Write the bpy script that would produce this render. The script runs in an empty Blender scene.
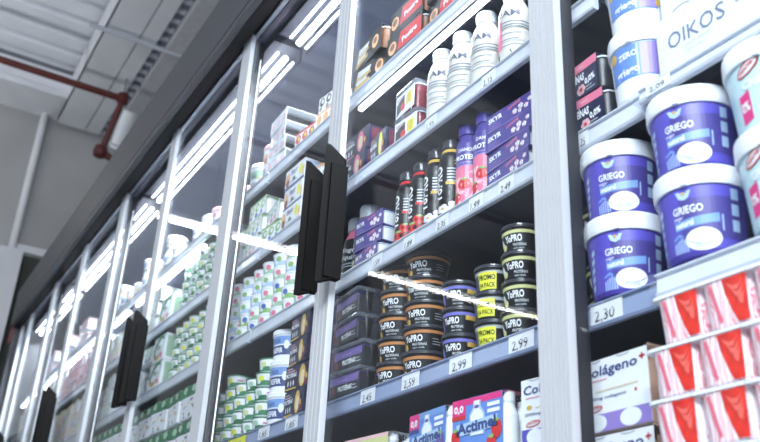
import bpy, bmesh, math, random
from mathutils import Vector, Matrix
PI = math.pi
rnd = random.Random(7)
C = bpy.context.scene.collection

# ------------------------------------------------------------------ camera
cam = bpy.data.cameras.new('camera'); camo = bpy.data.objects.new('camera', cam); C.objects.link(camo)
R3 = ((0.5176546, 0.8542054, 0.0486503), (-0.3385520, 0.2567223, -0.9052492), (-0.7857584, 0.4521357, 0.4220864))
right, down, fwd = [Vector(r) for r in R3]
m = Matrix((right, -down, -fwd)).transposed().to_4x4(); m.translation = Vector((0, -.88, .75))
camo.matrix_world = m
cam.sensor_width = 36; cam.lens = 36 * 865 / 760; cam.clip_start = .02
cam.dof.use_dof = True; cam.dof.focus_distance = 1.8; cam.dof.aperture_fstop = 5.0
bpy.context.scene.camera = camo

# ------------------------------------------------------------------ world, exposure, big lamps
sc = bpy.context.scene
sc.view_settings.view_transform = 'Standard'; sc.view_settings.look = 'None'
sc.view_settings.gamma = 1; sc.view_settings.use_curve_mapping = False
sc.view_settings.exposure = 0.75
w = bpy.data.worlds.new('world'); sc.world = w; w.use_nodes = True
wn = w.node_tree.nodes['Background']; wn.inputs[0].default_value = (.80, .88, 1, 1); wn.inputs[1].default_value = .32

def area(name, loc, rot, sx, sy, power, col=(.9, .95, 1)):
    l = bpy.data.lights.new(name, 'AREA'); l.shape = 'RECTANGLE'; l.size = sx; l.size_y = sy; l.energy = power; l.color = col
    o = bpy.data.objects.new(name, l); o.location = loc; o.rotation_euler = rot; C.objects.link(o); return o
# light of the store's ceiling lamps in front of the cabinet
area('store_light', (1.9, -2.6, 3.4), (math.radians(50), 0, math.radians(32)), 2.4, 1.2, 210)

# ------------------------------------------------------------------ materials
MATS = {}
def M(name, col, rough=.5, metal=0, emit=0, var=.06, scale=14, spec=.5, bump=0, alpha=1):
    if name in MATS: return MATS[name]
    m = bpy.data.materials.new(name); m.use_nodes = True; nt = m.node_tree; b = nt.nodes['Principled BSDF']
    c = tuple(x / 255 for x in col) if max(col) > 1.5 else col
    c = tuple(((x + .055) / 1.055) ** 2.4 if x > .04045 else x / 12.92 for x in c)
    tc = nt.nodes.new('ShaderNodeTexCoord'); nz = nt.nodes.new('ShaderNodeTexNoise'); nz.inputs['Scale'].default_value = scale
    nt.links.new(tc.outputs['Object'], nz.inputs['Vector'])
    rp = nt.nodes.new('ShaderNodeValToRGB'); e = rp.color_ramp.elements
    e[0].position = .3; e[1].position = .7
    e[0].color = tuple(x * (1 - var) for x in c) + (1,); e[1].color = tuple(min(1, x * (1 + var)) for x in c) + (1,)
    nt.links.new(nz.outputs['Fac'], rp.inputs[0]); nt.links.new(rp.outputs[0], b.inputs['Base Color'])
    b.inputs['Roughness'].default_value = rough; b.inputs['Metallic'].default_value = metal
    b.inputs['Specular IOR Level'].default_value = spec
    if alpha < 1: b.inputs['Alpha'].default_value = alpha
    if emit:
        b.inputs['Emission Color'].default_value = c + (1,); b.inputs['Emission Strength'].default_value = emit
    if bump:
        bp = nt.nodes.new('ShaderNodeBump'); bp.inputs['Strength'].default_value = bump; bp.inputs['Distance'].default_value = .01
        nt.links.new(nz.outputs['Fac'], bp.inputs['Height']); nt.links.new(bp.outputs[0], b.inputs['Normal'])
    MATS[name] = m; return m

def glass_mat(name, tint=(.97, .99, 1), haze=.03, rough=.0, ior=1.5, hcol=(.75, .82, .95)):
    if name in MATS: return MATS[name]
    m = bpy.data.materials.new(name); m.use_nodes = True; nt = m.node_tree; N = nt.nodes; L = nt.links
    for n in list(N): N.remove(n)
    out = N.new('ShaderNodeOutputMaterial'); tr = N.new('ShaderNodeBsdfTransparent'); tr.inputs[0].default_value = (*tint, 1)
    gl = N.new('ShaderNodeBsdfGlossy'); gl.inputs['Roughness'].default_value = rough
    fr = N.new('ShaderNodeFresnel'); fr.inputs[0].default_value = ior
    ge = N.new('ShaderNodeNewGeometry'); mi = N.new('ShaderNodeMapRange'); mi.inputs[3].default_value = ior; mi.inputs[4].default_value = 1 / ior
    L.new(ge.outputs['Backfacing'], mi.inputs[0]); L.new(mi.outputs[0], fr.inputs[0])      # same reflectance on both faces of a thin sheet
    mx = N.new('ShaderNodeMixShader'); L.new(fr.outputs[0], mx.inputs[0]); L.new(tr.outputs[0], mx.inputs[1]); L.new(gl.outputs[0], mx.inputs[2])
    df = N.new('ShaderNodeBsdfDiffuse'); df.inputs[0].default_value = (*hcol, 1)
    tc = N.new('ShaderNodeTexCoord'); nz = N.new('ShaderNodeTexNoise'); nz.inputs['Scale'].default_value = 3.5; nz.inputs['Detail'].default_value = 6
    L.new(tc.outputs['Object'], nz.inputs['Vector'])
    mr = N.new('ShaderNodeMapRange'); mr.inputs[1].default_value = .35; mr.inputs[2].default_value = .75
    mr.inputs[3].default_value = haze * .4; mr.inputs[4].default_value = haze * 2
    L.new(nz.outputs['Fac'], mr.inputs[0])
    m2 = N.new('ShaderNodeMixShader'); L.new(mr.outputs[0], m2.inputs[0]); L.new(mx.outputs[0], m2.inputs[1]); L.new(df.outputs[0], m2.inputs[2])
    L.new(m2.outputs[0], out.inputs[0]); MATS[name] = m; return m

def stripe_mat(name, cols, scale, dist=4, rough=.3):
    """vertical wavy stripes printed on yoghurt pots"""
    if name in MATS: return MATS[name]
    m = bpy.data.materials.new(name); m.use_nodes = True; nt = m.node_tree; N = nt.nodes; L = nt.links; b = N['Principled BSDF']
    b.inputs['Roughness'].default_value = rough
    tc = N.new('ShaderNodeTexCoord'); mp = N.new('ShaderNodeMapping'); mp.inputs['Scale'].default_value = (1, 1, .45)
    wv = N.new('ShaderNodeTexWave'); wv.inputs['Scale'].default_value = scale; wv.inputs['Distortion'].default_value = dist
    wv.inputs['Detail'].default_value = 1.5; wv.inputs['Detail Scale'].default_value = 2.2
    L.new(tc.outputs['Object'], mp.inputs[0]); L.new(mp.outputs[0], wv.inputs[0])
    rp = N.new('ShaderNodeValToRGB'); rp.color_ramp.elements[0].color = (*cols[0], 1); rp.color_ramp.elements[1].color = (*cols[-1], 1)
    for i, c in enumerate(cols[1:-1]):
        el = rp.color_ramp.elements.new((i + 1) / (len(cols) - 1)); el.color = (*c, 1)
    L.new(wv.outputs['Color'], rp.inputs[0]); L.new(rp.outputs[0], b.inputs['Base Color']); MATS[name] = m; return m

W = lambda: M('white_plastic', (240, 243, 248), .35, var=.02)
def col(name, c, rough=.35, **k): return M(name, c, rough, **k)
def get(n):
    P = dict(white=(240, 243, 248), offwhite=(226, 230, 236), black=(16, 17, 20), darkgrey=(44, 46, 54), grey=(120, 126, 138), navy=(26, 30, 66),
             orange=(196, 132, 78), gold=(214, 176, 84), violet=(76, 66, 144), blueviolet=(92, 82, 188), deepviolet=(72, 60, 158), skyblue=(120, 158, 216), paleblue=(176, 202, 232),
             yellow=(226, 228, 60), limeyellow=(212, 214, 150), red=(206, 44, 46), pink=(226, 120, 150), hotpink=(222, 52, 130), palepink=(238, 190, 200),
             green=(56, 132, 94), palegreen=(160, 196, 166), lime=(140, 182, 108), brightblue=(60, 104, 190), teal=(196, 226, 232), purple=(112, 92, 160), lilac=(150, 130, 205),
             cream=(228, 214, 178), berry=(112, 40, 62), maroon=(96, 30, 36), blue=(100, 140, 214), brown=(120, 78, 50), kraft=(196, 160, 140), silver=(170, 176, 184), lightgrey=(190, 196, 206),
             peach=(232, 176, 130), darkgreen=(28, 104, 66), slate=(70, 76, 96), inkblue=(50, 70, 130), rimblue=(118, 118, 200))
    return M(n, P[n], .38, var=.03)
def CL(): return glass_mat('clear_plastic', (.93, .94, .97), .10, .08, 1.45)

# ------------------------------------------------------------------ mesh builder
TXT = {}
def text_geo(s, bold=.0):
    k = (s, bold)
    if k not in TXT:
        c = bpy.data.curves.new('t', 'FONT'); c.body = s; c.size = 1; c.resolution_u = 2; c.offset = bold
        o = bpy.data.objects.new('t', c); me = bpy.data.meshes.new_from_object(o)
        vs = [(v.co.x, v.co.y) for v in me.vertices]; fs = [tuple(p.vertices) for p in me.polygons]
        bpy.data.objects.remove(o); bpy.data.curves.remove(c); bpy.data.meshes.remove(me)
        x0 = min(v[0] for v in vs); x1 = max(v[0] for v in vs)
        TXT[k] = ([((x - x0), y) for x, y in vs], fs, x1 - x0)
    return TXT[k]

class MB:
    def __init__(s): s.v = []; s.f = []; s.m = []; s.s = []; s.mats = []
    def mi(s, m):
        if isinstance(m, str): m = get(m)
        if m not in s.mats: s.mats.append(m)
        return s.mats.index(m)
    def add(s, vs, fs, m, smooth=False):
        o = len(s.v); s.v += [tuple(v) for v in vs]; k = s.mi(m)
        for f in fs: s.f.append(tuple(i + o for i in f)); s.m.append(k); s.s.append(smooth)
        return s
    def box(s, x0, x1, y0, y1, z0, z1, m, bev=0):
        if bev <= 0:
            vs = [(x, y, z) for x in (x0, x1) for y in (y0, y1) for z in (z0, z1)]
            return s.add(vs, [(0, 1, 3, 2), (4, 6, 7, 5), (0, 4, 5, 1), (2, 3, 7, 6), (0, 2, 6, 4), (1, 5, 7, 3)], m)
        b = bmesh.new(); bmesh.ops.create_cube(b, size=1)
        for v in b.verts: v.co = ((x0 + x1) / 2 + v.co.x * (x1 - x0), (y0 + y1) / 2 + v.co.y * (y1 - y0), (z0 + z1) / 2 + v.co.z * (z1 - z0))
        bmesh.ops.bevel(b, geom=b.edges[:], offset=bev, segments=2, profile=.6, affect='EDGES')
        b.verts.index_update(); s.add([v.co[:] for v in b.verts], [tuple(v.index for v in f.verts) for f in b.faces], m); b.free(); return s
    def prism(s, pts, z0, z1, m, smooth=False):
        n = len(pts); vs = [(x, y, z0) for x, y in pts] + [(x, y, z1) for x, y in pts]
        fs = [(i, (i + 1) % n, n + (i + 1) % n, n + i) for i in range(n)]
        s.add(vs, fs, m, smooth); s.add(vs, [tuple(reversed(range(n))), tuple(range(n, 2 * n))], m); return s
    def lathe(s, prof, m, seg=28, cx=0, cy=0, smooth=True, caps=True, sq=0):
        """prof: [(r, z)...]; m one material or a list per segment; sq>0 gives rounded-square sections"""
        n = len(prof); vs = []
        for r, z in prof:
            for k in range(seg):
                a = 2 * PI * k / seg; c, d = math.cos(a), math.sin(a)
                if sq: q = (abs(c) ** sq + abs(d) ** sq) ** (-1 / sq); c *= q; d *= q
                vs.append((cx + r * c, cy + r * d, z))
        for i in range(n - 1):
            mm = m[i] if isinstance(m, (list, tuple)) else m
            s.add(vs[i * seg:(i + 2) * seg], [(k, (k + 1) % seg, seg + (k + 1) % seg, seg + k) for k in range(seg)], mm, smooth)
        if caps:
            m0 = m[0] if isinstance(m, (list, tuple)) else m; m1 = m[-1] if isinstance(m, (list, tuple)) else m
            s.add(vs[:seg], [tuple(reversed(range(seg)))], m0); s.add(vs[-seg:], [tuple(range(seg))], m1)
        return s
    def tube(s, a, b, r, m, seg=12, r2=None):
        a = Vector(a); b = Vector(b); d = (b - a).normalized(); u = d.orthogonal().normalized(); w_ = d.cross(u); r2 = r if r2 is None else r2
        vs = [a + (u * math.cos(2 * PI * k / seg) + w_ * math.sin(2 * PI * k / seg)) * r for k in range(seg)] + \
             [b + (u * math.cos(2 * PI * k / seg) + w_ * math.sin(2 * PI * k / seg)) * r2 for k in range(seg)]
        s.add([v[:] for v in vs], [(k, (k + 1) % seg, seg + (k + 1) % seg, seg + k) for k in range(seg)], m, True)
        s.add([v[:] for v in vs], [tuple(reversed(range(seg))), tuple(range(seg, 2 * seg))], m); return s
    # ---- print on a surface: fn(u, v, lift) -> xyz
    def rect(s, u0, v0, u1, v1, m, fn, l=1, n=None, slant=0):
        n = n or max(1, int(abs(u1 - u0) / .006)); vs = []
        for i in range(n + 1):
            u = u0 + (u1 - u0) * i / n
            vs += [fn(u, v0 + slant * (u - u0), l), fn(u, v1 + slant * (u - u0), l)]
        return s.add(vs, [(2 * i, 2 * i + 2, 2 * i + 3, 2 * i + 1) for i in range(n)], m)
    def disc(s, u, v, ru, rv, m, fn, l=1, seg=20, a0=0, a1=2 * PI, rot=0):
        vs = [fn(u, v, l)]; full = a1 - a0 > 6.28
        for k in range(seg + (0 if full else 1)):
            a = a0 + (a1 - a0) * k / seg; x, y = ru * math.cos(a), rv * math.sin(a)
            vs.append(fn(u + x * math.cos(rot) - y * math.sin(rot), v + x * math.sin(rot) + y * math.cos(rot), l))
        K = len(vs) - 1
        return s.add(vs, [(0, 1 + k, 1 + (k + 1) % K) for k in range(K if full else K - 1)], m)
    def poly(s, pts, m, fn, l=1): return s.add([fn(u, v, l) for u, v in pts], [tuple(range(len(pts)))], m)
    def text(s, t, u, v, h, m, fn, l=2, w=None, bold=.02, al='l', rot=0, shear=0):
        vs, fs, wd = text_geo(t, bold); k = h / .71; kx = k if w is None else w / wd
        off = {'l': 0, 'c': -wd * kx / 2, 'r': -wd * kx}[al]; out = []
        for x, y in vs:
            a, b = x * kx + off + shear * y * k, y * k
            out.append(fn(u + a * math.cos(rot) - b * math.sin(rot), v + a * math.sin(rot) + b * math.cos(rot), l))
        return s.add(out, fs, m)
    def lines(s, u0, v, u1, n, dv, m, fn, th=.0012, seed=1):
        r = random.Random(seed)
        for i in range(n): s.rect(u0, v - i * dv, u0 + (u1 - u0) * r.uniform(.6, 1), v - i * dv + th, m, fn, 2)
        return s
    def mesh(s, name):
        me = bpy.data.meshes.new(name); me.from_pydata(s.v, [], s.f)
        for mt in s.mats: me.materials.append(mt)
        me.polygons.foreach_set('material_index', s.m); me.polygons.foreach_set('use_smooth', s.s)
        me.update(); return me
def flat(d): return lambda u, v, l=1: (u, -d - .00035 * l, v)
def side(x): return lambda u, v, l=1: (x + .00035 * l, u, v)            # print on the +X face, u runs along y
def cyl(prof):
    """surface of a lathe: prof [(r, z)] rising in z, faces -Y"""
    def fn(u, v, l=1):
        r = prof[0][0]
        for (r0, z0), (r1, z1) in zip(prof, prof[1:]):
            if z0 <= v <= z1: r = r0 + (r1 - r0) * (v - z0) / max(1e-6, z1 - z0)
        if v > prof[-1][1]: r = prof[-1][0]
        R = prof[-1][0]; a = u / R; r += .0003 * l + .0001
        return (r * math.sin(a), -r * math.cos(a), v)
    return fn

# ------------------------------------------------------------------ objects
def link(name, me, parent=None, loc=(0, 0, 0), rot=(0, 0, 0)):
    o = bpy.data.objects.new(name, me); C.objects.link(o); o.parent = parent; o.location = loc; o.rotation_euler = rot; return o
def tag(o, label=None, cat=None, group=None, kind=None):
    if label: o['label'] = label
    if cat: o['category'] = cat
    if group: o['group'] = group
    if kind: o['kind'] = kind
    return o
def empty(name, loc, rz=0): 
    o = bpy.data.objects.new(name, None); C.objects.link(o); o.location = loc; o.rotation_euler = (0, 0, rz); o.empty_display_size = .05; return o
KINDS = {}
def kind(fn):
    """a kind function returns [(part, mesh, parent index or None, location)], built once and shared by its copies"""
    def get_(*a):
        k = (fn.__name__, a)
        if k not in KINDS: KINDS[k] = fn(*a)
        return KINDS[k]
    return get_
def place(parts, name, label, cat, loc, rz=0, group=None):
    root = tag(empty(name, loc, rz), label, cat, group); made = []
    for p, me, par, l in parts:
        made.append(link(p, me, root if par is None else made[par], l))
    return root
def struct(name, mb, parent=None, me=None):
    o = link(name, me or mb.mesh(name), parent)
    if parent is None: o['kind'] = 'structure'
    return o

# ================================================================== SETTING
XE = -9.0                                           # end wall
wallm = M('concrete_wall', (172, 173, 174), .85, var=.10, scale=1.2, bump=.1)
steel = M('white_steel', (222, 225, 230), .5, var=.06, scale=3)
decks = M('steel_deck', (218, 222, 228), .5, var=.05, scale=2)
f = MB(); f.box(XE, 4, -10, 2.2, -.1, 0, M('floor_tile', (150, 150, 150), .35, var=.06, scale=2)); struct('floor', f)
f = MB(); f.box(XE - .2, XE, -10, 2.2, 0, 6.3, wallm); struct('wall_left', f)
f = MB(); f.box(XE, 4, 2.0, 2.2, 0, 6.3, wallm); struct('wall_back', f)
# corrugated steel deck: ribs run away from the cabinet (along y)
f = MB(); vs = []; fs = []; x = XE; pit = .30
while x < 4:
    for dx, dz in ((0, 0), (.17, 0), (.20, .07), (.27, .07)): vs += [(x + dx, -10, 6.0 + dz), (x + dx, 2.2, 6.0 + dz)]
    x += pit
fs = [(2 * i, 2 * i + 1, 2 * i + 3, 2 * i + 2) for i in range(len(vs) // 2 - 1)]
f.add(vs, fs, decks); f.box(XE, 4, -10, 2.2, 6.09, 6.15, decks); struct('ceiling', f)
# flat panels hung along the cabinet, with a vent strip
f = MB()
f.box(-8.9, 4, .10, .40, 5.55, 5.62, steel); f.box(-8.9, 4, .412, .56, 5.55, 5.62, steel)
f.box(-8.9, 4, .10, .103, 5.55, 5.95, steel)
f.box(-8.9, 4, .40, .412, 5.58, 5.60, 'darkgrey')
f.box(-8.9, 4, .56, .66, 5.60, 5.66, 'grey')
x = -8.9
while x < -4: f.box(x, x + .05, .57, .65, 5.575, 5.60, 'lightgrey'); x += .16
f.box(-8.9, 4, .66, 1.1, 5.50, 5.60, M('duct_grey', (190, 192, 196), .6)); struct('trim_1', f)
f = MB(); f.box(XE, XE + .55, -10, .66, 5.62, 5.9, steel); f.box(XE + .55, XE + .58, -10, .10, 5.60, 5.66, steel); struct('trim_2', f)
f = MB()                                           # column and rail on the end wall
f.tube((XE + .06, -.03, 0), (XE + .06, -.03, 5.62), .04, steel, 10)
f.box(XE, XE + .05, -.02, 2, 4.02, 4.10, steel); struct('trim_3', f)
f = MB(); f.box(XE, XE + .30, -.16, .06, 0, 3.95, steel); f.box(XE, XE + .08, .06, .42, 0, 3.98, M('dark_olive', (74, 76, 74), .9)); struct('trim_4', f)  # pale column with a dark olive block beside it
f = MB(); f.box(-7.7, -7.35, .42, .7, 0, 3.0, steel, .02); struct('trim_5', f)
# cross beams of the ceiling further out (seen in the reflections)
for i, xx in enumerate((-6.0, -3.0, 0.0, 3.0)):
    f = MB(); f.box(xx, xx + .14, -10, .1, 5.7, 6.0, M('roof_beam', (92, 96, 104), .6)); struct('trim_%d' % (6 + i), f)

# fire pipe
pr = empty('sprinkler_pipe', (-7.6, 0, 5.31)); tag(pr, 'dark red fire sprinkler pipe with elbow hanging under the white ceiling', 'pipe')
redm = M('pipe_red', (88, 32, 28), .45, var=.15, scale=5)
o = lambda n, mb: link(n, mb.mesh(n), pr)
o('long_pipe', MB().tube((0, -9, 0), (0, .45, 0), .035, redm))
o('elbow', MB().lathe([(.02, -.06), (.055, -.04), (.055, .05), (.02, .07)], redm, 14, 0, .5))
o('drop_pipe', MB().tube((0, .5, 0), (-.15, .43, -.52), .03, redm))
o('valve', MB().lathe([(.02, -.62), (.06, -.60), (.07, -.55), (.06, -.5), (.02, -.48)], redm, 14, -.15, .42).tube((-.15, .42, -.55), (-.15, .62, -.62), .035, redm))
for q in (.5, -1.2): o('hanger', MB().tube((0, q, .02), (0, q, .7), .008, 'grey', 6))
t = tag(link('duct_stub', MB().tube((0, 0, 0), (.2, .02, .28), .075, steel, 16).tube((0, 0, 0), (-.02, 0, -.02), .085, 'offwhite', 16).mesh('duct_stub'), None, (-7.7, .56, 4.86)),
        'short white round duct stub beside the red pipe elbow', 'duct')
t = tag(link('conduit', MB().tube((0, -.05, 0), (0, .9, 0), .022, 'lightgrey', 8).mesh('conduit'), None, (-6.85, 0, 5.5)), 'thin white conduit crossing the flat ceiling panels', 'conduit')

# ================================================================== THE REFRIGERATOR
SH = [('lowest', .90), ('second', 1.195), ('middle', 1.495), ('fourth', 1.75), ('top', 2.004)]
XL, XR = -6.30, .62
fridge = tag(empty('display_refrigerator', ((XL + XR) / 2, 0, 0)), 'long dark multideck display refrigerator with glass doors filling the aisle side', 'refrigerator')
FX = fridge.location.x
def fp(name, mb, parent=None, label=None):
    """parts are modelled in scene coordinates and keep the refrigerator's origin"""
    me = mb.mesh(name); me.transform(Matrix.Translation((-FX, 0, 0)))
    o_ = link(name, me, parent or fridge)
    if label: o_['label'] = label
    return o_
alu = M('brushed_aluminium', (186, 191, 198), .6, .1, var=.015, scale=20)
alud = M('dull_aluminium', (128, 134, 142), .4, .8, var=.05, scale=60)
interior = M('interior_dark', (30, 33, 48), .55, var=.12, scale=6)
shelfm = M('shelf_dark', (44, 48, 64), .45, .2, var=.1, scale=8)
railm = M('rail_plastic', (212, 218, 230), .18, var=.04)
railb = M('rail_bluish', (146, 160, 192), .22, var=.04)  # bluer, darker rails of the two lower shelves
charcoal = M('canopy_charcoal', (66, 68, 74), .6, var=.05, scale=2)
blk = M('handle_black', (8, 8, 9), .7, var=.02, spec=.2)
fp('canopy_fascia', MB().box(XL, XR, -.17, -.14, 2.53, 2.755, charcoal, .003).box(XL, XR, -.168, -.14, 2.500, 2.528, charcoal).box(XL, XR, -.14, .62, 2.70, 2.755, charcoal))
fp('canopy_underside', MB().box(XL, XR, -.145, -.105, 2.496, 2.53, blk).box(XL, XR, -.105, -.065, 2.524, 2.70, M('recess_black', (6, 6, 8), .9, spec=.1)).box(XL, XR, -.065, -.045, 2.52, 2.70, interior))
fp('back_panel', MB().box(XL, XR, .56, .60, .2, 2.70, interior).box(XL, XR, -.04, .56, 2.60, 2.70, M('interior_grey', (96, 104, 122), .5)))
for a, b in ((XL - .04, XL), (XR, XR + .04)): fp('end_panel', MB().box(a, b, -.14, .62, 0, 2.755, charcoal, .004))
fp('alarm_box', MB().box(XL - .12, XL - .04, -.15, -.06, 2.40, 2.52, M('alarm_red', (120, 34, 28), .5), .008), None, 'small dark red box')
fp('base_plinth', MB().box(XL, XR, -.10, .60, 0, .42, charcoal, .004).box(XL, XR, -.16, -.10, .06, .40, alud))
def tagtext(mb, s, x0, z0, wd, h, fn, bgm='offwhite'):
    mb.rect(x0, z0, x0 + wd, z0 + h, bgm, fn, 1, 1)
    mb.text(s, x0 + wd * .14, z0 + h * .20, h * .46, 'darkgrey', fn, 2, wd * .62, .0)
Wc = [-.861 - 1.4555 * k for k in range(4)] + [XL]; Nc = [-1.595 - 1.4555 * k for k in range(4)]
# shelves: one per shelf level and bay module
mods = [(-.744, XR)] + [(-.775 - 1.4555 * (k + 1), -.775 - 1.4555 * k + (.031 if k == 0 else 0)) for k in range(3)] + [(XL, -.775 - 1.4555 * 3)]
railprof = lambda y0, z, q=.04: [(y0 + .004, z - q), (y0 - .004, z - q), (y0 - .006, z - q + .004), (y0 - .002, z - q + .007), (y0 + .000, z - .006), (y0 - .005, z - .005), (y0 - .005, z - .003), (y0 + .003, z - .001), (y0 + .008, z - .006), (y0 + .008, z - q + .002)]
for mi_, (a, b) in enumerate(mods):
    for si, (sn, z) in enumerate(SH):
        y0, zz = (0, z)
        cut_ = {0: -.785, 3: -.835}.get(si, -.744)          # where the nearest module's shelf begins
        if mi_ == 0: a = cut_
        if mi_ == 1: b = cut_
        if mi_ == 0: z = .890 if si == 0 else (1.80 if si == 3 else (2.10 if si == 4 else z)); y0, zz = -.025, z - (.012 if si == 2 else .004)
        s_ = MB().box(a + .003, b - .003, .008, .46, z - .022, z - .001, shelfm).box(a + .003, b - .003, .008, .012, z - .034, z - .006, shelfm)
        for xx in (a + .02, b - .035): s_.box(xx, xx + .012, .30, .56, z - .075, z - .022, shelfm)
        if mi_ == 0: s_.box(a + .003, b - .003, y0 + .01, .05, z - .028, z - .008, shelfm)
        sh = fp('shelf', s_)
        r_ = MB(); P = railprof(y0, zz, .04 if mi_ else (.026 if si > 1 else .034)); n = len(P)
        vs = [(a + .004, y, q) for y, q in P] + [(b - .004, y, q) for y, q in P]
        r_.add(vs, [(i, (i + 1) % n, n + (i + 1) % n, n + i) for i in range(n)] + [tuple(range(n)), tuple(range(n, 2 * n))], railm if si > 1 or mi_ == 0 else railb)
        fp('price_rail', r_, sh)
        if mi_ == 0:
            e_ = MB().box(a - .004, a + .003, y0 - .006, .02, zz - (.034 if si < 2 else .026), zz - .001, CL()); fp('rail_end', e_, sh)
def price(x, si, s, wd=.055, h=.032, y=-.0035, z=None, bgm='offwhite', lab='white paper price tag'):
    z = SH[si][1] if z is None else z
    mb = MB(); fn = lambda u, v, l=1: (u, y - .0004 * l + (.0 if v < z - .02 else .001), v)
    tagtext(mb, s, x, z - .039, wd, min(h, .036), fn, bgm)
    fp('price_tag', mb, fridge, lab)
price(-1.078, 1, '2,99', .064, .037); price(-1.246, 1, '2,99', .068, .037); price(-1.405, 1, '2,59', .062, .037); price(-1.565, 1, '2,45', .06, .037)
price(-.888, 1, '2,30', .064, .037); price(-.90, 2, '2,25', .03); price(-.72, 2, '2,09', .045, .018, y=-.0342, z=1.495)
price(-2.09, 1, '1,85', .07, .037); price(-1.93, 1, '1,85', .07, .037)
price(-2.30, 1, '1,77', .13, .05, z=1.19, bgm=get('yellow'), lab='yellow offer price tag')
price(-1.10, 2, '2,49', .045); price(-1.19, 2, '1,99', .045); price(-1.30, 2, '2,35', .045); price(-1.42, 2, '1,89', .045)
price(-1.55, 2, '1,59', .045); price(-1.15, 3, '2,15', .045); price(-1.35, 3, '1,95', .045)
# mullions behind the door joints
for k, wx in enumerate(Wc[:4]):
    mb = MB().box(wx - .030, wx + .001, -.066, -.035, .42, 2.52, M('mullion_grey', (22, 23, 32), .5))
    mo = fp('mullion', mb)
    if k: fp('light_strip', MB().box(wx + .0013, wx + .0035, -.046, -.043, .5, 2.45, M('vertical_led', (235, 242, 255), .5, emit=.9)), mo)
# lamps: canopy lamp and the strips under the top shelf
tubem = M('tube_light', (235, 243, 255), .5, emit=7, var=0); stripm = M('strip_light', (235, 243, 255), .5, emit=3.2, var=0)
for mi_, (a, b) in enumerate(mods):
    cl = fp('canopy_lamp', MB().box(a + .02, b - .02, -.03, .07, 2.50, 2.52, interior).box(a + .02, b - .02, .07, .075, 2.46, 2.52, interior))
    for yy, zz, rr in ((.030, 2.470, .010), (.0, 2.480, .004), (.058, 2.462, .004)):
        fp('tube', MB().tube((a + .05, yy, zz), (b - .05, yy, zz), rr, tubem, 10), cl)
    cl_ = area('canopy_light', ((a + b) / 2, .03, 2.452), (math.radians(4), 0, 0), b - a - .1, .022, (15 if mi_ < 2 else 19) * (b - a)); cl_.data.spread = math.radians(125)
    dz = .096 if mi_ == 0 else 0
    us = fp('shelf_lamp', MB().box(a + (.52 if mi_ == 1 else .03), b - (.57 if mi_ == 2 else .04), .009, .023, 1.962 + dz, 1.982 + dz, shelfm))
    fp('tube', MB().box(a + (.54 if mi_ == 1 else .05), b - (.58 if mi_ == 2 else .06), .010, .022, 1.951 + dz, 1.962 + dz, stripm if mi_ < 2 else tubem), us)
    a2 = a + (.54 if mi_ == 1 else .05)
    b2 = b - (.55 if mi_ == 2 else 0)
    area('shelf_light', ((a2 + b2) / 2, .016, 1.949 + dz), (math.radians(8), 0, 0), b2 - a2 - .06, .010, (.9 if mi_ < 2 else 4) * (b2 - a2))
# doors
gl = glass_mat('door_glass', haze=.004, ior=1.22)
edge = M('glass_edge', (170, 186, 196), .6, var=.02)
def stile(x0, x1):
    w_ = x1 - x0; pts = []
    n = 4                                          # fluted front
    pts = [(x0, -.084), (x0, -.094)]
    for i in range(n):
        u = x0 + w_ * (i + .1) / n; v = x0 + w_ * (i + .9) / n
        pts += [(u, -.098), (v, -.098), (v + w_ * .03, -.091), (v + w_ * .12, -.091)]
    pts = pts[:-1] + [(x1, -.094), (x1, -.084)]
    return MB().prism(pts[::-1], .44, 2.515, alu)
def handle(x0, x1):
    """angled black pull with cut corners"""
    z0, z1 = 1.395, 1.705; xm = x0 + (x1 - x0) * .62
    P = [(x0, -.142), (xm, -.150), (x1, -.105), (x1 - .004, -.098), (xm, -.138), (x0 + .002, -.130)]
    n = len(P); dz = [0, .018, -.012, -.012, .018, 0]
    vs = [(x, y, z0 - (0 if i in (0, 5) else .006 if i in (1, 4) else -.012)) for i, (x, y) in enumerate(P)] + [(x, y, z1 + dz[i]) for i, (x, y) in enumerate(P)]
    mb = MB().add(vs, [(i, (i + 1) % n, n + (i + 1) % n, n + i) for i in range(n)] + [tuple(reversed(range(n))), tuple(range(n, 2 * n))], blk)
    mb.box(x0, x1, -.135, -.094, z0 + .01, z1 - .03, blk); return mb
spans = []
hx = .62
for k in range(5):
    wx = Wc[k]
    r = Wc[k - 1] - .045 if k else XR
    # right-hand door of the pair (hinge at the right wide post), left-hand door of the pair
    if k == 0: spans.append((wx + .0, XR - .72 + .0, 'S0')); spans.append((XR - .72, XR, 'S0b'))
for k in range(4):
    spans.append((Nc[k] - .035, Wc[k] - .0, 'R')); spans.append((Wc[k + 1], Nc[k] - .035, 'L'))
for a, b, t_ in spans:
    pane = MB().box(a + .004, b - .004, -.086, -.082, .44, 2.515, gl)
    d = fp('glass_door', MB().box(a + .03, b - .03, -.094, -.074, .43, .47, alu))
    fp('top_profile', MB().box(a + .004, b - .004, -.090, -.076, 2.505, 2.517, alud), d)
    fp('glass_pane', pane, d)
    for q in (a + .001, b - .004): fp('pane_edge', MB().box(q, q + .003, -.087, -.081, .44, 2.53, edge), d)
    if t_ == 'R':
        if a > XL + .1: fp('door_stile', stile(a, a + .07), d); fp('handle', handle(a + .088, a + .110), d, 'angular black pull handle')
        fp('door_stile', stile(b - .036, b), d)
    if t_ == 'L':
        fp('handle', handle(b - .012, b + .010), d, 'angular black pull handle')
        fp('door_stile', stile(a, a + .040), d)
    if t_ == 'S0': fp('door_stile', stile(a, a + .026), d)

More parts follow.
